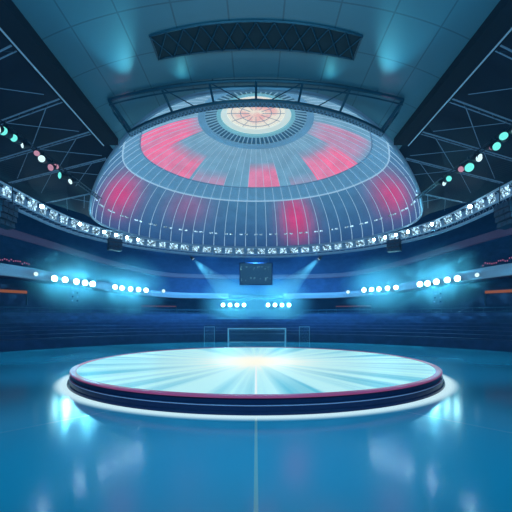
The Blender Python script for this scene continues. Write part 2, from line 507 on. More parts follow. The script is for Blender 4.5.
# ------------------------------------------------------------------ the dome
D = thing('dome', 'great ribbed dome with pink and blue glass panels over the stage', 'dome', (0, 0, 0))
def shell(name, a0, a1, na, mtl, colf=None, parent=D, seg=NA, panelled=False):
    vs = []; fs = []; cols = []
    for k in range(seg):
        azs = (2 * PI * k / seg, 2 * PI * (k + 1) / seg)
        for j in range(na):
            als = (a0 + (a1 - a0) * j / na, a0 + (a1 - a0) * (j + 1) / na)
            o = len(vs); q = [(azs[0], als[0]), (azs[1], als[0]), (azs[1], als[1]), (azs[0], als[1])]
            vs += [dome_pt(*p) for p in q]; fs.append((o, o + 3, o + 2, o + 1))
            if colf:
                for p in q: cols.append(colf(p[0], p[1], 0.5 * (azs[0] + azs[1]), 0.5 * (als[0] + als[1])))
    me = bpy.data.meshes.new(name); me.from_pydata([tuple(v) for v in vs], [], fs); me.materials.append(mtl)
    if colf:
        ca = me.color_attributes.new('panel', 'FLOAT_COLOR', 'POINT')
        for i, c in enumerate(cols): ca.data[i].color = (*c, 1)
    o = bpy.data.objects.new(name, me); COL.objects.link(o); o.parent = parent
    return o
def wrap(a):
    while a > PI: a -= 2 * PI
    while a < -PI: a += 2 * PI
    return a
def lerp3(a, b, t): return tuple(a[i] + (b[i] - a[i]) * t for i in range(3))
A_SEAM = math.acos(0.80); A_BAND = math.acos(0.69)
NRIB = 72
def lower_col(az, al, azc, alc):  # pink light on the lower shell is painted into its colour
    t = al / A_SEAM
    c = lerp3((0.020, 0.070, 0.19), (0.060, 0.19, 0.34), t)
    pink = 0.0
    for a0, w, t0, h, amt in PINK_LIGHT:
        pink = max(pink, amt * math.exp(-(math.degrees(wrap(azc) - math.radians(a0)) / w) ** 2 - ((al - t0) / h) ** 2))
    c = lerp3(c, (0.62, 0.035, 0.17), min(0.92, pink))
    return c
rp = random.Random(3)
panel_rand = [rp.random() for _ in range(NRIB)]
def upper_col(az, al, azc, alc):
    d = math.degrees(wrap(azc)); pk = int((azc % (2 * PI)) / (2 * PI) * NRIB) % NRIB
    t = (al - A_BAND) / (AL1 - A_BAND)
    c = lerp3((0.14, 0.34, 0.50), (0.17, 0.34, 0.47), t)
    pink = 0.0
    for a0, w, s0, s1, amt in PINKS:
        m_ = 1.0 if abs(wrap(azc - math.radians(a0))) < math.radians(w) else 0.0
        pink = max(pink, m_ * amt * sm(s0 - 0.12, s0 + 0.12, t) * (1 - sm(s1 - 0.15, s1 + 0.15, t)))
    pink *= 0.75 + 0.35 * panel_rand[pk]
    return lerp3(c, (0.84, 0.17, 0.33), min(1, pink))
# azimuth (deg), half width, start and end up the panel, amount
PINKS = [(-58, 17, -0.2, 0.5, 0.85), (-84, 12, -0.2, 0.9, 0.95), (-30, 10, -0.3, 0.2, 0.4),
         (5, 10, -0.3, 0.5, 0.9), (30, 8, -0.3, 0.15, 0.25), (52, 14, -0.2, 0.55, 0.95), (78, 12, 0.1, 0.9, 0.5)]
PINK_LIGHT = [(-70, 9, 0.4, 0.2, 1.0), (70, 9, 0.4, 0.2, 0.9), (20, 7, 0.4, 0.3, 1.0), (-35, 10, 0.5, 0.2, 0.3)]  # patches of pink light painted on the lower shell
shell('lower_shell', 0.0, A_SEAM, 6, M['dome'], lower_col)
shell('upper_shell', A_BAND, AL1, 8, M['dome'], upper_col)
shell('band', A_SEAM, A_BAND, 2, M['seam'])
def dome_ring(name, al, r, m, inset=0.05, n=6):
    b = MB(); b.tube([dome_pt(2 * PI * k / NA, al, inset) for k in range(NA)], r, n, True); return b.build(name, m, D)
dome_ring('rim', 0.0, 0.10, M['truss'], 0.0)
dome_ring('seam_ring', A_SEAM, 0.06, M['rib'])
dome_ring('seam_ring', A_BAND, 0.05, M['rail'])
for k in range(NRIB):
    az = 2 * PI * (k + 0.0) / NRIB
    b = MB(); b.tube([dome_pt(az, AL1 * j / 18, 0.05) for j in range(19)], [0.034 - 0.021 * j / 18 for j in range(19)], 4)
    b.build('rib', M['rib'], D, fix=False)
# string of small lamps low on the shell
b = MB()
for k in range(150):
    az = 2 * PI * k / 150
    if k % 3 == 2: continue
    al = 0.20
    b.tube([dome_pt(az - 0.012, al, 0.12), dome_pt(az + 0.012, al, 0.12)], 0.075, 5)
o = b.build('lamp_string', M['sparkle'], D, fix=False); o['label'] = 'dashed ring of tiny white lamps'; o['kind'] = 'stuff'
# oculus: dark collar, radial spokes, cream rings and glass
ZO = ZR + 7.42 * math.sin(AL1)
OCC = (OC.x, OC.y, 0)
b = MB(); b.lathe([(4.45, ZO - 0.15), (3.95, ZO - 0.10), (3.9, ZO + 0.05)], 96, OCC); b.build('collar', M['seam'], D)
b = MB(); b.lathe([(3.95, ZO + 0.1), (2.9, ZO + 0.35)], 96, OCC); b.build('collar', M['oc_dark'], D)
NSP = 60
for k in range(NSP):
    a = 2 * PI * k / NSP
    b = MB()
    b.tube([(OC.x + r_ * math.sin(a), OC.y + r_ * math.cos(a), zz) for r_, zz in ((3.9, ZO + 0.02), (3.0, ZO + 0.24))], 0.05, 4)
    b.build('spoke', M['oc_spoke'], D, fix=False)
b = MB(); b.lathe([(3.05, ZO + 0.18), (2.74, ZO + 0.2), (2.70, ZO + 0.45)], 96, OCC); b.build('inner_ring', M['oc_teal'], D)
b = MB(); b.lathe([(2.74, ZO + 0.34), (2.26, ZO + 0.46), (2.24, ZO + 0.6)], 96, OCC); b.build('inner_ring', M['oc_cream'], D)
b = MB(); b.lathe([(2.30, 0), (1.4, 0.16), (0.02, 0.22)], 64, (0, 0, 0)); o = b.build('oculus_glass', M['glass'], D); o.location = (OC.x, OC.y, ZO + 0.55)
b = MB()
for rr in (1.9, 1.2): b.tube([(OC.x + rr * math.sin(2 * PI * k / 48), OC.y + rr * math.cos(2 * PI * k / 48), ZO + 0.54) for k in range(48)], 0.025, 4, True)
for k in range(12):
    a = 2 * PI * k / 12; b.tube([(OC.x + q * math.sin(a), OC.y + q * math.cos(a), ZO + 0.54) for q in (0.5, 2.3)], 0.022, 4)
b.build('glazing_bars', M['rail'], D)

# ------------------------------------------------------------------ ring truss with LED panels
RR = 15.35; YC = 26.65; Y0 = -12.0
LST = YC - Y0; LARC = PI * RR; LTOT = 2 * LST + LARC
def ring_pt(s, off=0.0):
    R_ = RR + off
    if s < LST: return Vector((-R_, Y0 + s, 0)), Vector((0, 1, 0))
    if s > LST + LARC: return Vector((R_, YC - (s - LST - LARC), 0)), Vector((0, -1, 0))
    a = (s - LST) / RR
    return Vector((-R_ * math.cos(a), YC + R_ * math.sin(a), 0)), Vector((math.sin(a), math.cos(a), 0))
T = thing('ring_truss', 'huge oval lighting truss with glittering white lamp panels hung round the dome', 'truss', (0, 0, 0))
SS = [LTOT * k / 200 for k in range(201)]
def rail(name, off, z, r, m):
    b = MB(); b.tube([ring_pt(s, off)[0] + Vector((0, 0, CAM_Z + z)) for s in SS], r, 6); b.build(name, m, T)
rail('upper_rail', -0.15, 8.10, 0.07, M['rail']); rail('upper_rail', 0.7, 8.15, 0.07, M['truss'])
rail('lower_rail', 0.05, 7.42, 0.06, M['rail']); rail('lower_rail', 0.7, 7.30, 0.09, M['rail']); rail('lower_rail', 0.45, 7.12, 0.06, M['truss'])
b = MB(); n = 190
for k in range(n):
    s0, s1 = LTOT * k / n, LTOT * (k + 1) / n
    A = ring_pt(s0, -0.15)[0] + Vector((0, 0, CAM_Z + 8.1)); B = ring_pt(s1, 0.05)[0] + Vector((0, 0, CAM_Z + 7.42))
    C_ = ring_pt(s0, 0.7)[0] + Vector((0, 0, CAM_Z + 7.3)); E = ring_pt(s1, 0.7)[0] + Vector((0, 0, CAM_Z + 8.15))
    b.tube([A, B], 0.025, 4); b.tube([B, C_], 0.022, 4); b.tube([C_, E], 0.025, 4); b.tube([A, E], 0.02, 4)
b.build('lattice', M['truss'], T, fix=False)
# backing tray behind the lamps
b = MB(); b.grid([[ring_pt(s, 0.22)[0] + Vector((0, 0, CAM_Z + z)) for s in SS] for z in (7.5, 8.0)]); b.build('tray', M['truss'], T)
step = 1.27; npan = int((LARC + 2 * 14) / step)
for k in range(npan):
    s = LST - 14 + (k + 0.5) * step
    L = 0.86 + 0.12 * math.sin(k * 2.3)
    b = MB(); rows = []
    for off, z in ((-0.12, 8.05), (-0.04, 7.78), (0.02, 7.48)):
        rows.append([ring_pt(s - L / 2 + L * q / 4, off)[0] + Vector((0, 0, CAM_Z + z)) for q in range(5)])
    b.grid(rows)
    o = b.build('light_panel', M['sparkle'], T, fix=False)
    o['label'] = 'glittering white lamp panel'

# ------------------------------------------------------------------ arc gantry in front of the dome
G = thing('gantry', 'curved dark blue maintenance gantry hanging below the ceiling in front of the dome', 'gantry', (0, 0, 0))
def gp(x, top):
    z = CAM_Z + (8.15 if top else 7.47)
    y = 12.4 + ((0.036 if top else 0.070) * x * x)
    if not top: x *= 0.935
    return Vector((x, y, z))
xs = [-5.5 + 11 * k / 40 for k in range(41)]
b = MB(); b.tube([gp(x, True) for x in xs], 0.06, 6); b.tube([gp(x, True) + Vector((0, 0.05, -0.16)) for x in xs], 0.03, 5); b.build('top_chord', M['gantry'], G)
# lattice walkway along the bottom
b = MB()
b.tube([gp(x, False) for x in xs], 0.05, 6); b.tube([gp(x, False) + Vector((0, 0.34, 0.03)) for x in xs], 0.05, 6)
b.build('bottom_chord', M['gantry'], G)
b = MB(); b.grid([[gp(x, False) + Vector((0, dy, 0.0)) for x in xs] for dy in (0.02, 0.17, 0.32)]); b.build('walkway_mesh', M['gantry_light'], G)
b = MB()
xs2 = [-5.5 + 11 * k / 70 for k in range(71)]
for i in range(70):
    b.tube([gp(xs2[i], False) + Vector((0, 0.0, -0.02)), gp(xs2[i + 1], False) + Vector((0, 0.34, -0.02))], 0.018, 4)
    b.tube([gp(xs2[i], False) + Vector((0, 0.34, -0.02)), gp(xs2[i + 1], False) + Vector((0, 0.0, -0.02))], 0.018, 4)
b.build('walkway_lattice', M['truss'], G, fix=False)
for xx in (-5.5, -3.35, -1.62, 0.0, 1.62, 3.35, 5.5):
    b = MB(); b.tube([gp(xx, True), gp(xx * 0.97, False)], 0.045 if abs(xx) < 5 else 0.06, 6)
    b.build('upright', M['gantry'], G)
for xa, xb in ((-3.35, -2.3), (3.35, 2.3), (-1.62, -0.5), (1.62, 0.5)):
    b = MB(); b.tube([gp(xa, True), gp(xb, False)], 0.02, 5); b.build('brace', M['gantry'], G)
for sx in (-1, 1):
    b = MB()
    p = gp(sx * 5.5, True); q = gp(sx * 5.5, False)
    b.tube([p, p + Vector((sx * 0.1, 0.7, -0.05)), q + Vector((0, 0.4, 0.03)), q], 0.045, 6)
    b.tube([p + (q - p) * 0.5, p + (q - p) * 0.5 + Vector((sx * 0.05, 0.62, -0.03))], 0.03, 5)
    b.tube([p, q + Vector((0, .4, .03))], 0.025, 5)
    b.build('end_frame', M['gantry'], G)
b = MB()
for xx in (-4.4, -1.5, 1.5, 4.4): b.tube([gp(xx, True), Vector((xx, gp(xx, True).y, ZR))], 0.02, 5)
b.build('hanger', M['gantry'], G)

# ------------------------------------------------------------------ side roof trusses, and the bars with coloured lamps
ORD = ['nearest', 'second', 'third', 'fourth', 'fifth', 'farthest']
for sx, side in ((-1, 'left'), (1, 'right')):
    for i, y0 in enumerate((10.7, 13.35, 15.75, 18.2, 22.0, 26.5)):
        xa = 7.1
        while True:
            yy = y0 + 0.45 * (xa - 7)
            az = math.atan2(xa - OC.x, yy - OC.y)
            if math.hypot(xa, yy - OC.y) > rim_r(az % (2 * PI)) + 0.2: break
            xa += 0.1
        xb = 14.9 if y0 < 24 else 14.2
        A = Vector((sx * xa, y0 + 0.45 * (xa - 7), CAM_Z + 8.2)); B = Vector((sx * xb, y0 + 0.45 * (xb - 7), CAM_Z + 8.15))
        if xb - xa < 1.0: continue
        t = thing('roof_truss', f'{ORD[i]} slanting twin-tube roof truss between the dome and ring on the {side}', 'truss', A, group=None)
        d = B - A; w = Vector((0, 0.30, 0.08))
        b = MB(); b.tube([Vector((0, 0, 0)), d], 0.028, 6); b.build('chord', M['truss'], t)
        b = MB(); b.tube([w, d + w], 0.022, 6); b.build('chord', M['truss'], t)
        b = MB(); n = 10
        for k in range(n): b.tube([d * (k / n), d * ((k + .5) / n) + w], 0.012, 4); b.tube([d * ((k + .5) / n) + w, d * ((k + 1) / n)], 0.012, 4)
        b.build('web', M['darksteel'], t, fix=False)
        b = MB()
        if i < 5:
            b.tube([d * 0.15 + w, d * 0.5 + Vector((0, 2.5, 0.1))], 0.016, 4); b.tube([d * 0.45 + w, d * 0.1 + Vector((0, 2.3, 0.1))], 0.016, 4)
            b.tube([d * 0.55 + w, d * 0.9 + Vector((0, 2.4, 0.1))], 0.012, 4)
            b.build('brace_wire', M['truss'], t, fix=False)

PARS = [(10, 131, 'w'), (17.5, 133.5, 'c'), (25.5, 141, 'c'), (33, 147, 'w'), (38, 155, 'p'), (45, 160, 'w'), (58, 167, 'p'), (63, 169, 'p'), (69, 176, 'c'), (76, 181, 'w')]
PARS_R = [(502, 131, 'w'), (493, 138, 'c'), (485.5, 145, 'c'), (478, 148, 'p'), (474.5, 157, 'w'), (466.5, 158, 'w'), (467, 164, 'c'), (453, 171, 'p'), (442.5, 180, 'c'), (437, 183, 'w')]
def world(px, py, d): return Vector(((px - 256) * d / F, d, CAM_Z + (HOR - py) * d / F))
def make_par(mtl):
    """stage lamp hanging from its clamp, facing -y and down; origin at the clamp"""
    t = bpy.data.objects.new('stage_lamp', None); COL.objects.link(t)
    b = MB(); b.cyl((0, 0.16, -0.26), (0, -0.12, -0.36), 0.13, 0.15, 14); b.cyl((0, -0.12, -0.36), (0, -0.17, -0.378), 0.165, 0.165, 14); b.build('can', M['black'], t)
    b = MB(); b.cyl((0, -0.171, -0.379), (0, -0.19, -0.385), 0.15, 0.13, 14); b.build('lens', mtl, t)
    b = MB(); b.tube([(-0.17, 0, -0.3), (-0.17, 0, -0.06), (0.17, 0, -0.06), (0.17, 0, -0.3)], 0.015, 5); b.box((0, 0, -0.03), (0.06, 0.06, 0.1)); b.build('yoke', M['darksteel'], t)
    return t
protos = {}
CN = {'w': 'pale white', 'c': 'turquoise', 'p': 'dim pink'}
NUM = ['first', 'second', 'third', 'fourth', 'fifth', 'sixth', 'seventh', 'eighth', 'ninth', 'tenth']
for sx, side, arr in ((-1, 'left', PARS), (1, 'right', PARS_R)):
    t = thing('lighting_bar', f'thin dark truss bar carrying small coloured lamps on the {side} of the dome', 'lighting bar', (sx * 10.75, 0, CAM_Z + 8.1))
    b = MB(); b.tube([(0, 12, 0), (0, 24.5, 0)], 0.04, 6); b.tube([(0.28, 12, 0.0), (0.28, 24.5, 0.0)], 0.03, 6); b.build('tube', M['darksteel'], t)
    b = MB()
    for k in range(40):
        y = 12 + 12.5 * k / 40; b.tube([(0, y, 0), (0.28, y + 0.156, 0)], 0.012, 4); b.tube([(0.28, y + .156, 0), (0, y + 0.3125, 0)], 0.012, 4)
    b.build('web', M['darksteel'], t, fix=False)
    for i, (px, py, kind) in enumerate(arr):
        # clamp to the bar where the sight line meets its height
        d = (8.1 - 0.35) * F / (HOR - py)
        dx = (px - 256) * d / F - sx * 10.75
        p = Vector((sx * 10.75 + max(-0.05, min(0.33, dx)), d, CAM_Z + 8.08))
        if kind not in protos:
            protos[kind] = make_par({'w': M['lens_white'], 'c': M['lens_cyan'], 'p': M['lens_pink']}[kind]); o = protos[kind]
        else: o = copy_tree(protos[kind])
        o.location = p; o.rotation_euler = (random.uniform(-0.3, 0.3), 0, random.uniform(-0.8, 0.8)); o.scale = (random.uniform(0.8, 1.1) * (1.3 if kind == 'c' else 1.0),) * 3
        tag(o, f'{NUM[i]} lamp from the near end of the {side} lighting bar, {CN[kind]} lens', 'stage lamp', f'coloured lamps on the {side} lighting bar')

# ------------------------------------------------------------------ stage
S = thing('stage', 'round low stage with glowing sunburst top, magenta rim and navy side', 'stage', SC)
SR = 9.0; SH = 0.56
def circ_part(name, prof, m, n=160, closed=False):
    b = MB(); b.lathe(prof, n, (0, 0, 0), closed); return b.build(name, m, S, smooth=False)
b = MB(); b.lathe([(0.001, 0), (2, 0), (4, 0), (6, 0), (SR - 0.23, 0)], 160); o = b.build('deck', M['deck'], S); o.location = (0, 0, SH - 0.02)
circ_part('rim', [(SR - 0.24, SH - 0.03), (SR - 0.22, SH), (SR - 0.02, SH), (SR + 0.03, SH - 0.02), (SR + 0.03, SH - 0.06), (SR - 0.02, SH - 0.08)], M['rimpink'])
circ_part('skirt', [(SR - 0.05, SH - 0.08), (SR - 0.02, SH - 0.26), (SR + 0.04, SH - 0.27)], M['skirt'])
circ_part('trim_line', [(SR + 0.04, SH - 0.27), (SR + 0.06, SH - 0.285), (SR + 0.04, SH - 0.30)], M['trimline'])
circ_part('skirt', [(SR + 0.04, SH - 0.30), (SR + 0.06, 0.10), (SR + 0.12, 0.09), (SR + 0.14, 0.0)], M['skirt'])
o = circ_part('strip_and_glow', [(SR + 0.12, 0.012), (SR + 0.3, 0.014), (SR + 0.5, 0.014), (SR + 0.75, 0.012)], M['glow'])
o['label'] = 'white strip round the base with its glow painted on the floor'

# ------------------------------------------------------------------ goals
def goal(name, label, loc, rz, w, h, depth, m, r, grp=None):
    t = thing(name, label, 'goal', loc, (0, 0, rz), grp)
    for sx in (-1, 1):
        b = MB(); b.tube([(sx * w / 2, 0, 0), (sx * w / 2, 0, h)], r, 8); b.build('post', m, t)
    b = MB(); b.tube([(-w / 2 - r, 0, h), (w / 2 + r, 0, h)], r, 8); b.build('crossbar', m, t)
    b = MB()
    for sx in (-1, 1): b.tube([(sx * w / 2, 0, h), (sx * w / 2, depth * .4, h), (sx * w / 2, depth, 0)], r * .5, 6)
    b.tube([(-w / 2, depth, 0.02), (w / 2, depth, 0.02)], r * .5, 6); b.build('rear_frame', m, t)
    b = MB(); b.grid([[(-w / 2, depth * .4, h), (-w / 2, depth, 0)], [(w / 2, depth * .4, h), (w / 2, depth, 0)]])
    b.grid([[(-w / 2, 0, h), (-w / 2, depth * .4, h)], [(w / 2, 0, h), (w / 2, depth * .4, h)]])
    for sx in (-1, 1): b.add([(sx * w / 2, 0, 0), (sx * w / 2, 0, h), (sx * w / 2, depth * .4, h), (sx * w / 2, depth, 0)], [(0, 1, 2, 3)])
    b.build('net', M['net'], t)
    return t
goal('goal', 'wide white framed goal behind the stage in the middle', (0.1, 41.6, 0), 0, 6.6, 1.62, 1.2, M['white'], 0.075)
goal('goal', 'small narrow grey goal frame to the left of the wide white goal', (-5.35, 41.4, 0), 0.15, 1.15, 1.85, 0.8, M['greyframe'], 0.04)
goal('goal', 'small narrow grey goal frame to the right of the wide white goal', (5.55, 41.4, 0), -0.15, 1.15, 1.85, 0.8, M['greyframe'], 0.04)

# ------------------------------------------------------------------ lights
def gobo_light(name, loc, power, color, radius=0.2, spikes=True, seed=0.0):
    l = bpy.data.lights.new(name, 'POINT'); l.energy = power; l.color = color; l.shadow_soft_size = radius
    o = bpy.data.objects.new(name, l); COL.objects.link(o); o.location = loc
    if spikes:
        l.use_nodes = True; nt = l.node_tree; g = NG(nt)
        em = [n for n in nt.nodes if n.type == 'EMISSION'][0]
        tc = nt.nodes.new('ShaderNodeTexCoord'); mp = nt.nodes.new('ShaderNodeMapping'); mp.inputs['Location'].default_value = (seed, seed * 2, 0)
        nt.links.new(tc.outputs['Normal'], mp.inputs['Vector'])
        n = g.noise(mp.outputs[0], 5.5, 0.0)
        nt.links.new(g.m('ADD', 0.22, g.m('MULTIPLY', g.ss(n, 0.54, 0.74), 5.5)), em.inputs['Strength'])
    return o
def spot(name, loc, target, power, color, deg, blend=0.6, radius=0.12):
    l = bpy.data.lights.new(name, 'SPOT'); l.energy = power; l.color = color; l.spot_size = math.radians(deg); l.spot_blend = blend; l.shadow_soft_size = radius
    o = bpy.data.objects.new(name, l); COL.objects.link(o); o.location = loc
    o.rotation_euler = (Vector(target) - Vector(loc)).to_track_quat('-Z', 'Y').to_euler()
    return o

def make_flood():
    """floodlight facing -y; origin at centre of lens"""
    t = bpy.data.objects.new('floodlight', None); COL.objects.link(t)
    b = MB(); b.cyl((0, 0.34, 0), (0, 0.02, 0), 0.20, 0.36, 20); b.cyl((0, 0.02, 0), (0, -0.04, 0), 0.39, 0.39, 20); b.cyl((0, 0.42, 0), (0, 0.34, 0), 0.14, 0.20, 16); b.build('housing', M['black'], t)
    b = MB(); b.lathe([(0.001, 0.06), (0.2, 0.045), (0.35, 0.0)], 20)
    o = b.build('lens', M['lens'], t, smooth=True); o.rotation_euler = (PI / 2, 0, 0); o.location = (0, -0.045, 0)
    b = MB(); b.tube([(-0.42, 0.1, 0), (-0.42, 0.25, 0.0), (-0.42, 0.5, -0.1), (0.42, 0.5, -0.1), (0.42, 0.25, 0), (0.42, 0.1, 0)], 0.025, 6); b.build('bracket', M['darksteel'], t)
    return t
RF = 29.25
def on_circle(px, R_):
    u = (px - 256) / F
    A = 1 + u * u; B = -2 * SC.y; C_ = SC.y ** 2 - R_ * R_
    d = (-B + math.sqrt(B * B - 4 * A * C_)) / (2 * A)
    return d
HPOW = 240
BANKS = [
    ('left', 'far left bank', [(54.5, 278.5), (65, 279.8), (76.3, 281.6), (85, 282.9), (92.5, 284.0)], 1.0),
    ('left', 'bank left of the goal side', [(115, 287), (122, 288), (130.5, 289), (138.5, 289.6), (146, 290.2)], 0.85),
    ('mid', 'left centre bank above the goal', [(223, 305), (230, 305), (237, 305), (244, 305)], 0.8),
    ('mid', 'right centre bank above the goal', [(268, 305), (275, 305), (282, 305), (289, 305)], 0.8),
    ('right', 'bank right of the goal side', [(364, 290), (371.5, 289.5), (379, 289), (387.5, 288.2), (396, 287.5)], 0.85),
    ('right', 'far right bank', [(420, 284.2), (427.6, 283.4), (436.4, 281.8), (447.3, 280), (457.5, 278.5)], 1.0),
]
BNAME = ['five-lamp bank at the far left of the balcony', 'five-lamp bank on the left balcony nearer the goal', 'four-lamp bank above the left of the goal',
         'four-lamp bank above the right of the goal', 'five-lamp bank on the right balcony nearer the goal', 'five-lamp bank at the far right of the balcony']
proto = None
FLOODS = []
for bi, (sd, nm, pts, sc_) in enumerate(BANKS):
    for i, (px, py) in enumerate(pts):
        d = on_circle(px, RF); p = world(px, py, d)
        if proto is None: proto = make_flood(); o = proto
        else: o = copy_tree(proto)
        o.location = p; o.scale = (sc_ * 0.86,) * 3
        az = math.atan2(p.x - SC.x, p.y - SC.y)
        o.rotation_euler = (0.0, 0, -az)
        pos = (['leftmost', 'second from left', 'middle', 'second from right', 'rightmost'] if len(pts) == 5 else ['leftmost', 'second from left', 'second from right', 'rightmost'])[i]
        tag(o, f'{pos} floodlight in the {BNAME[bi]}', 'floodlight', 'floodlights in ' + BNAME[bi])
        inward = Vector((-math.sin(az), -math.cos(az), 0))
        gobo_light('flood_beam', p + inward * 0.5, HPOW * sc_ * sc_, (0.12, 0.66, 1.0), 0.12, True, bi * 3.1 + i * 1.7)
        FLOODS.append(p)
    if sd != 'mid': continue
    # mounting bar under or in front of the lamps
    A = FLOODS[-len(pts)]; Z = FLOODS[-1]
    ts = thing('mounting_bar', f'dark steel bar holding the {BNAME[bi]}', 'bar', (0, 0, 0))
    def back(p, k=0.55, dz=-0.1):
        a = math.atan2(p.x - SC.x, p.y - SC.y); return p + Vector((math.sin(a) * k, math.cos(a) * k, dz))
    b = MB(); b.tube([back(p) for p in FLOODS[-len(pts):]], 0.05, 6); b.build('tube', M['darksteel'], ts)
    b = MB()
    for p in (A, Z):
        q = back(p); a = math.atan2(p.x - SC.x, p.y - SC.y)
        if sd == 'mid': b.tube([q, Vector((q.x, q.y + 0.55, q.z + 0.25)), Vector((q.x, q.y + 0.55, 5.55))], 0.03, 5)
        else: b.tube([q, q + Vector((math.sin(a) * 0.35, math.cos(a) * 0.35, 0))], 0.03, 5)
    b.build('strut', M['darksteel'], ts)
# lit haze hanging round the flood banks and in the two ring beams
def haze_material(name, dens, col, power=2.0, ell=True):
    m, nt, out = mat(name); g = NG(nt)
    v, x, y, z = g.xyz()
    vs_ = nt.nodes.new('ShaderNodeVolumeScatter'); vs_.inputs['Color'].default_value = (*col, 1); vs_.inputs['Anisotropy'].default_value = 0.0
    r2 = g.m('ADD', g.m('ADD', g.m('MULTIPLY', x, x), g.m('MULTIPLY', y, y)), g.m('MULTIPLY', z, z))
    f = g.m('POWER', g.m('MAXIMUM', g.m('SUBTRACT', 1.0, r2), 0.0), power)
    nt.links.new(g.m('MULTIPLY', f, dens), vs_.inputs['Density'])
    nt.links.new(vs_.outputs[0], out.inputs['Volume'])
    return m
M['haze'] = haze_material('lit_haze', 1.7, (0.40, 0.85, 1.0))
kk = 0
for bi, (sd, nm, pts, sc_) in enumerate(BANKS):
    P_ = FLOODS[kk:kk + len(pts)]; kk += len(pts)
    c = (P_[0] + P_[-1]) / 2; d = P_[-1] - P_[0]
    b = MB(); b.lathe([(math.sin(PI * k / 16), -math.cos(PI * k / 16)) for k in range(17)], 32)
    o = b.build('haze', M['haze'], None)
    a = math.atan2(c.x, c.y - SC.y)
    o.location = c + Vector((math.sin(a) * 0.72, math.cos(a) * 0.72, 0.35)); o.rotation_euler = (0, 0, math.atan2(d.y, d.x))
    o.scale = (d.length / 2 + 4.0, 0.62, 4.4)
    o['label'] = 'blue glow of lit haze behind the ' + BNAME[bi]; o['category'] = 'haze'; o['kind'] = 'stuff'
# single small lamps on the balcony edge
proto_s = None
for px, py, lab in ((36, 274, 'small single lamp on the balcony left of the far left floodlight bank'), (163.5, 291, 'small single lamp on the left balcony, between the second bank and the goal'),
                    (348, 292, 'small single lamp on the right balcony, between the goal and floodlight bank'), (477, 275, 'small single lamp on the balcony right of the far right floodlight bank')):
    d = on_circle(px, 29.6); p = world(px, py, d)
    if proto_s is None:
        proto_s = bpy.data.objects.new('balcony_lamp', None); COL.objects.link(proto_s)
        b = MB(); b.cyl((0, 0.3, 0), (0, 0, 0), 0.13, 0.2, 14); b.build('housing', M['black'], proto_s)
        b = MB(); b.cyl((0, -0.003, 0), (0, -0.03, 0), 0.19, 0.14, 14); b.build('lens', M['lens_white'], proto_s)
        b = MB(); b.tube([(0, 0.2, 0), (0, 0.42, -0.05)], 0.03, 5); b.build('bracket', M['darksteel'], proto_s)
        o = proto_s
    else: o = copy_tree(proto_s)
    o.location = p; o.rotation_euler = (0, 0, -math.atan2(p.x, p.y - SC.y)); o.scale = (1.2,) * 3
    tag(o, lab, 'lamp', 'single lamps on the balcony edge')

# ring spotlights
def beam_haze():
    m, nt, out = mat('beam_haze'); g = NG(nt)
    v, x, y, z = g.xyz()
    vs_ = nt.nodes.new('ShaderNodeVolumeScatter'); vs_.inputs['Color'].default_value = (0.45, 0.85, 1.0, 1)
    nt.links.new(g.ss(z, -9.0, -0.5, 0.0, 0.20), vs_.inputs['Density'])
    nt.links.new(vs_.outputs[0], out.inputs['Volume'])
    return m
M['beamhaze'] = beam_haze()
def make_ring_spot():
    t = bpy.data.objects.new('spotlight', None); COL.objects.link(t)
    b = MB(); b.cyl((0, 0, -0.22), (0, 0, -0.62), 0.14, 0.2, 16); b.build('can', M['black'], t)
    b = MB(); b.cyl((0, 0, -0.622), (0, 0, -0.66), 0.18, 0.14, 16); b.build('lens', M['lens_white'], t)
    b = MB(); b.tube([(-0.2, 0, -0.42), (-0.2, 0, -0.04), (0.2, 0, -0.04), (0.2, 0, -0.42)], 0.018, 5); b.build('yoke', M['darksteel'], t)
    return t
RS = [(189, 'left'), (323, 'right')]
rs_proto = make_ring_spot()
LAB = {'left': 'spotlight under the ring truss casting the left pale beam toward the goal', 'right': 'spotlight under the ring truss casting the right pale beam toward the goal'}
def ring_s(px):
    u = (px - 256) / F
    return min((abs((ring_pt(s, -0.42)[0].x) - u * ring_pt(s, -0.42)[0].y), s) for s in [LTOT * k / 4000 for k in range(4001)] if ring_pt(s, -.42)[0].y > 12)[1]
def ring_loc(px):
    u = (px - 256) / F
    best = min((abs((ring_pt(s, 0.45)[0].x) - u * ring_pt(s, 0.45)[0].y), s) for s in [LTOT * k / 4000 for k in range(4001)] if ring_pt(s, .45)[0].y > 12)
    q = ring_pt(best[1], 0.45)[0]; return Vector((q.x, q.y, CAM_Z + 7.08))
for i, (px, k) in enumerate(RS):
    q = ring_loc(px)
    o = rs_proto if i == 0 else copy_tree(rs_proto)
    o.location = q
    if k in ('left', 'right'): tgt = Vector((-q.x * 0.05, 44.5, 2.5))
    else: tgt = Vector((q.x * 0.55, q.y - 6, 0))
    aim = (tgt - q).to_track_quat('-Z', 'Y'); o.rotation_euler = aim.to_euler()
    tag(o, LAB[k], 'spotlight', 'spotlights under the ring truss')
    head = q + (tgt - q).normalized() * 0.75
    if k in ('left', 'right'):
        spot('ring_beam', head, tgt, 1900, (0.20, 0.70, 1.0), 28, 0.4)
        L_ = 9.0; b = MB(); b.cyl((0, 0, -0.1), (0, 0, -L_), 0.12, L_ * math.tan(math.radians(14)), 32)
        hz = b.build('haze', M['beamhaze'], None); hz.location = head; hz.rotation_euler = aim.to_euler()
        hz['label'] = f'pale {k} light beam in the haze slanting down from the ring truss'; hz['category'] = 'haze'; hz['kind'] = 'stuff'
    else: spot('ring_beam', head, tgt, 2400, (0.35, 0.80, 1.0), 60, 0.8)

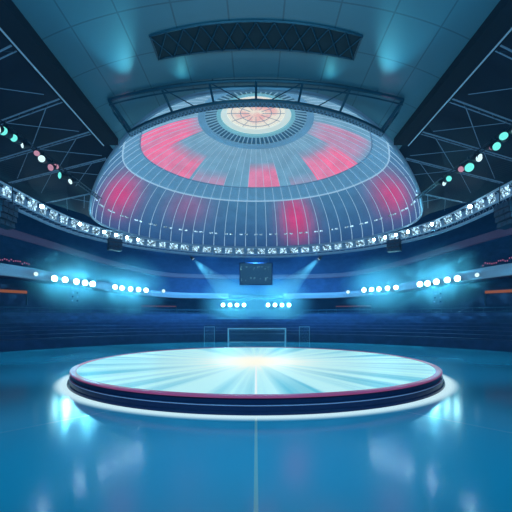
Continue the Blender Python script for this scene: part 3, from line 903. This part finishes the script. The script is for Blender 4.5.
small = bpy.data.objects.new('added_ring_lamp', None); COL.objects.link(small)  # lamps added to the ring for their reflections in the floor
b = MB(); b.cyl((0, 0.25, -0.3), (0, 0, -0.34), 0.09, 0.13, 14); b.build('can', M['black'], small)
b = MB(); b.cyl((0, -0.002, -0.34), (0, -0.02, -0.343), 0.12, 0.10, 14); b.build('lens', M['hot'], small)
b = MB(); b.tube([(-0.13, 0.1, -0.32), (-0.13, 0.1, -0.06), (0.13, 0.1, -0.06), (0.13, 0.1, -0.32)], 0.012, 5); b.tube([(0, 0.1, -0.06), (0, 0.28, -0.03)], 0.02, 5); b.build('yoke', M['darksteel'], small)
WH = ['far left end', 'second from the left end', 'third from the left end', 'fourth from the left end', 'fifth from the left end', 'sixth from the left end']
first = True
for side, pxs in (('left', (42, 80, 104, 116, 127, 138)), ('right', (470, 432, 408, 396, 385, 374))):
    for i, px in enumerate(pxs):
        q = ring_loc(px); o = small if first else copy_tree(small); first = False
        e = ring_pt(ring_s(px), -0.42)[0]; o.location = (e.x, e.y, CAM_Z + 8.12); o.rotation_euler = (0, 0, -math.atan2(q.x, q.y))
        tag(o, f'added bright lamp on the {side} of the ring truss, {WH[i].replace("left", side)}', 'lamp', f'added bright lamps on the {side} of the ring truss')
# unseen spots added to wash the floor blue
for x, y, tx, ty, pw in ((-12, 2, -2, 11, 2100), (12, 2, 2, 11, 2100), (-15.3, 12, -7, 24, 3800), (15.3, 12, 7, 24, 3800), (-5, 1, -2, 12, 2300), (5, 1, 2, 12, 2300)):
    spot('added_floor_fill', (x, y, CAM_Z + 6.9), (tx, ty, 0), pw, (0.10, 0.62, 1.0), 72, 1.0, 0.25)
for deg, tz, pw in ((-62, 5, 700), (-38, 5, 4000), (-18, 5, 8500), (0, 7, 12000), (18, 5, 8500), (38, 5, 4000), (62, 5, 700)):  # blue spots added behind the ring, out of view, to light the stands
    t_ = math.radians(deg); q = Vector((math.sin(t_), math.cos(t_), 0)); p0 = Vector((0, YC, 0)) + q * (RR + 1.0)
    spot('added_stand_fill', (p0.x, p0.y, CAM_Z + 7.75), (p0.x + q.x * 11, p0.y + q.y * 11, tz), pw, (0.08, 0.46, 1.0), 125, 0.9, 0.08)
for sx in (-1, 1):
    spot('added_floor_fill', (sx * 7, 41.6, CAM_Z + 7.0), (sx * 6, 40.5, 0), 1500, (0.15, 0.65, 1.0), 95, 0.9, 0.05)
    spot('floor_pool', (sx * 12.6, 35.0, CAM_Z + 7.0), (sx * 12.3, 33.0, 0), 500, (0.4, 0.85, 1.0), 15, 0.8, 0.05)
for sx in (-1, 1):
    spot('added_floor_fill', (sx * 15.0, 20.5, CAM_Z + 6.9), (sx * 17, 29, 0), 2600, (0.10, 0.62, 1.0), 85, 1.0, 0.05)
# spot added below the oculus as a key for the stage
spot('added_stage_key', (0, 28, ZO - 0.6), (0, 20, 0), 700, (0.2, 0.65, 1.0), 60, 0.8, 0.6)
# cyan spots added to graze the ceiling from the gantry, with a faint pink one beside each
for sx in (-1, 1):
    spot('added_ceiling_wash', (sx * 4.6, 13.5, CAM_Z + 7.6), (sx * 4.2, 5.0, ZR + 0.4), 420, (0.12, 0.75, 1.0), 42, 0.9, 0.1)
    spot('added_ceiling_wash', (sx * 5.15, 14.2, CAM_Z + 7.6), (sx * 5.0, 12.2, ZR), 18, (1.0, 0.35, 0.55), 60, 0.9, 0.1)
    spot('added_ceiling_wash', (sx * 2.6, 12.6, CAM_Z + 7.75), (sx * 2.5, 12.0, ZR), 12, (0.15, 0.85, 1.0), 80, 0.9, 0.1)
for x in (-3.5, 3.5):  # fill spots added to brighten the ceiling
    spot('added_ceiling_wash', (x, 2.0, CAM_Z + 4.5), (x, 8.0, ZR), 1400, (0.18, 0.72, 1.0), 120, 0.9, 0.3)
# ------------------------------------------------------------------ small hung kit, concourse openings, pink lamps
def speaker_array(label, px, py, d, n, w=1.1, h=0.36, hang=None, m=None):
    p = world(px, py, d)
    t = thing('speaker_array', label, 'speaker', p, (0, 0, -math.atan2(p.x, p.y - SC.y)))
    for i in range(n):
        b = MB(); b.box((0, 0.02 * i * i, -h * (i + .5)), (w, 0.5, h * 0.9), Matrix.Rotation(-0.05 * i, 3, 'X')); c = b.build('cabinet', M['darksteel'], t)
        b = MB()
        for k in range(3): b.box((-w / 3 + w / 3 * k, 0.02 * i * i - 0.262, -h * (i + .5)), (w * 0.24, 0.015, h * 0.55))
        b.build('grille', M['gantry'], c)
    b = MB()
    for sx in (-1, 1): b.tube([(sx * w * .4, 0, 0.0), (sx * w * .4, 0, hang)], 0.025, 5)
    b.tube([(-w * .5, 0, 0.02), (w * .5, 0, 0.02)], 0.04, 5); b.build('rigging', M['darksteel'], t)
speaker_array('hanging line of dark speakers below the ring truss at the far left edge', 6, 203, 19.5, 4, 1.3, 0.32, 1.1)
speaker_array('hanging line of dark speakers below the ring truss at the far right edge', 506, 203, 19.5, 4, 1.3, 0.32, 1.1)
speaker_array('small dark speaker cluster under the ring truss above the left floodlights', 115, 239, 33.5, 3, 1.2, 0.36, 0.5)
speaker_array('small dark speaker cluster under the ring truss above the right floodlights', 394, 240, 33.5, 3, 1.2, 0.36, 0.5)
# rack of little lamps under the far banks
for px, py, side in ((75, 291, 'left'), (438, 292, 'right')):
    d = on_circle(px, 29.7); p = world(px, py, d)
    t = thing('lamp_rack', f'small dim rack of lamps hanging below the far {side} floodlight bank', 'lamp rack', p, (0, 0, -math.atan2(p.x, p.y - SC.y)))
    b = MB()
    for xx in (-.5, 0, .5): b.tube([(xx, 0, 0.6), (xx, 0, -1.3)], 0.02, 5)
    for zz in (0, -.45, -.9, -1.3): b.tube([(-.5, 0, zz), (.5, 0, zz)], 0.02, 5)
    b.build('frame', M['truss'], t)
    for i in range(3):
        for xx in (-.3, .25):
            b = MB(); b.cyl((xx + random.uniform(-.1, .1), -0.05, -.2 - .45 * i), (xx, -0.12, -.22 - .45 * i), 0.09, 0.07, 10); b.build('bulb', M['screen'] if (i + (xx > 0)) % 2 else M['seam'], t)
# scoreboard
t = thing('scoreboard', 'dim hanging screen with faint blurred marks below the middle of the ring truss', 'scoreboard', (0, 43.6, CAM_Z + 5.35))
b = MB(); b.box((0, 0.15, 0), (4.0, 0.3, 2.7)); b.build('cabinet', M['wall'], t)
b = MB(); b.add([(-1.9, -0.01, -1.25), (1.9, -0.01, -1.25), (1.9, -0.01, 1.25), (-1.9, -0.01, 1.25)], [(0, 1, 2, 3)]); b.build('screen', M['screen'], t)
b = MB()
for sx in (-1.5, 1.5): b.tube([(sx, 0.15, 1.35), (sx, 0.15, roof_z(sx, 43.7) - CAM_Z - 5.35)], 0.04, 5)
b.build('hanger', M['darksteel'], t)
# amber lit openings under the balcony, and dim red strips
def wall_strip(name, label, cat, a0, a1, z0, z1, frame_m, inner_m, R_=32.85, sw=True):
    t = thing(name, label, cat, (0, 0, 0))
    def P(a, z, r_): return (SC.x + r_ * math.sin(math.radians(a)), SC.y + r_ * math.cos(math.radians(a)), z)
    n = 12; az = [a0 + (a1 - a0) * k / n for k in range(n + 1)]
    b = MB(); b.grid([[P(a, z0, R_) for a in az], [P(a, z1, R_) for a in az]]); b.build('opening', inner_m, t)
    b = MB(); h = 0.30 if frame_m is M['amber'] else 0.1
    b.grid([[P(a, z, r_) for a in az] for r_, z in ((R_, z1), (R_ - 0.2, z1), (R_ - 0.2, z1 + h), (R_, z1 + h), (R_, z1))])
    b.build('lintel', frame_m, t)
    for a in (a0, a1):
        b = MB(); b.tube([P(a, z0, R_ - 0.08), P(a, z1, R_ - 0.08)], 0.06, 6); b.build('jamb', M['darksteel'], t)
def az_of(px, R_):
    d = on_circle(px, R_); x = (px - 256) * d / F; return math.degrees(math.atan2(x, d - SC.y)), d
aL, dL = az_of(27, 32.7); aR, dR = az_of(485, 32.7)
zt = CAM_Z + 24.5 * dL / F
wall_strip('concourse_opening', 'dark opening with amber lit top edge under the left end of the balcony', 'opening', aL - 16, aL, 4.3, zt, M['amber'], M['stand'])
wall_strip('concourse_opening', 'dark opening with amber lit top edge under the right end of the balcony', 'opening', aR, aR + 16, 4.3, zt, M['amber'], M['stand'])
a1_, d1_ = az_of(141, 32.7); a2_, _ = az_of(176, 32.7); zt = CAM_Z + 12.5 * d1_ / F
wall_strip('concourse_opening', 'faint reddish opening under the left balcony nearer the goal', 'opening', a1_, a2_, 3.5, zt - 0.1, M['redstrip'], M['stand'])
a1_, d1_ = az_of(336, 32.7); a2_, _ = az_of(371, 32.7)
wall_strip('concourse_opening', 'faint reddish opening under the right balcony nearer the goal', 'opening', a1_, a2_, 3.5, zt - 0.1, M['redstrip'], M['stand'])
# strings of tiny pink bulbs on the upper stand
for sx, side, x0, x1 in ((-1, 'left', -2, 29), (1, 'right', 483, 514)):
    t = thing('light_string', f'string of tiny pink bulbs above the {side} end of the balcony', 'light string', (0, 0, 0))
    pts = []
    for k in range(15):
        px = x0 + (x1 - x0) * k / 14; py = 266 - 6.5 * abs((px - (29 if sx < 0 else 483)) / 31) if True else 0
        d = on_circle(px, 30.25); p = world(px, py - 1.5 + random.uniform(-1.4, 1.4), d); pts.append(p)
    b = MB(); b.tube(pts, 0.015, 4); b.build('cable', M['black'], t)
    for p in pts:
        b = MB(); b.cyl(p + Vector((0, 0, -0.08)), p + Vector((0, 0, 0.05)), 0.03, 0.05, 8); b.build('bulb', M['pinkdot'], t)

# ------------------------------------------------------------------ haze in the hall
w = bpy.data.worlds.new('hall_air'); scene.world = w; w.use_nodes = True
nt = w.node_tree; nt.nodes.clear()
out = nt.nodes.new('ShaderNodeOutputWorld')
bg = nt.nodes.new('ShaderNodeBackground'); bg.inputs[0].default_value = (0.02, 0.06, 0.12, 1); bg.inputs[1].default_value = 0.0
vs = nt.nodes.new('ShaderNodeVolumeScatter'); vs.inputs['Color'].default_value = (0.14, 0.48, 1.0, 1); vs.inputs['Density'].default_value = 0.0022; vs.inputs['Anisotropy'].default_value = 0.2
nt.links.new(bg.outputs[0], out.inputs['Surface']); nt.links.new(vs.outputs[0], out.inputs['Volume'])

# ------------------------------------------------------------------ camera
cam = bpy.data.cameras.new('camera'); co = bpy.data.objects.new('camera', cam); COL.objects.link(co)
co.location = (0, 0, CAM_Z); co.rotation_euler = (PI / 2, 0, 0)
cam.sensor_width = 36; cam.lens = F / 512 * 36; cam.shift_y = (HOR - 256) / 512; cam.clip_end = 300; cam.clip_start = 0.05
scene.camera = co
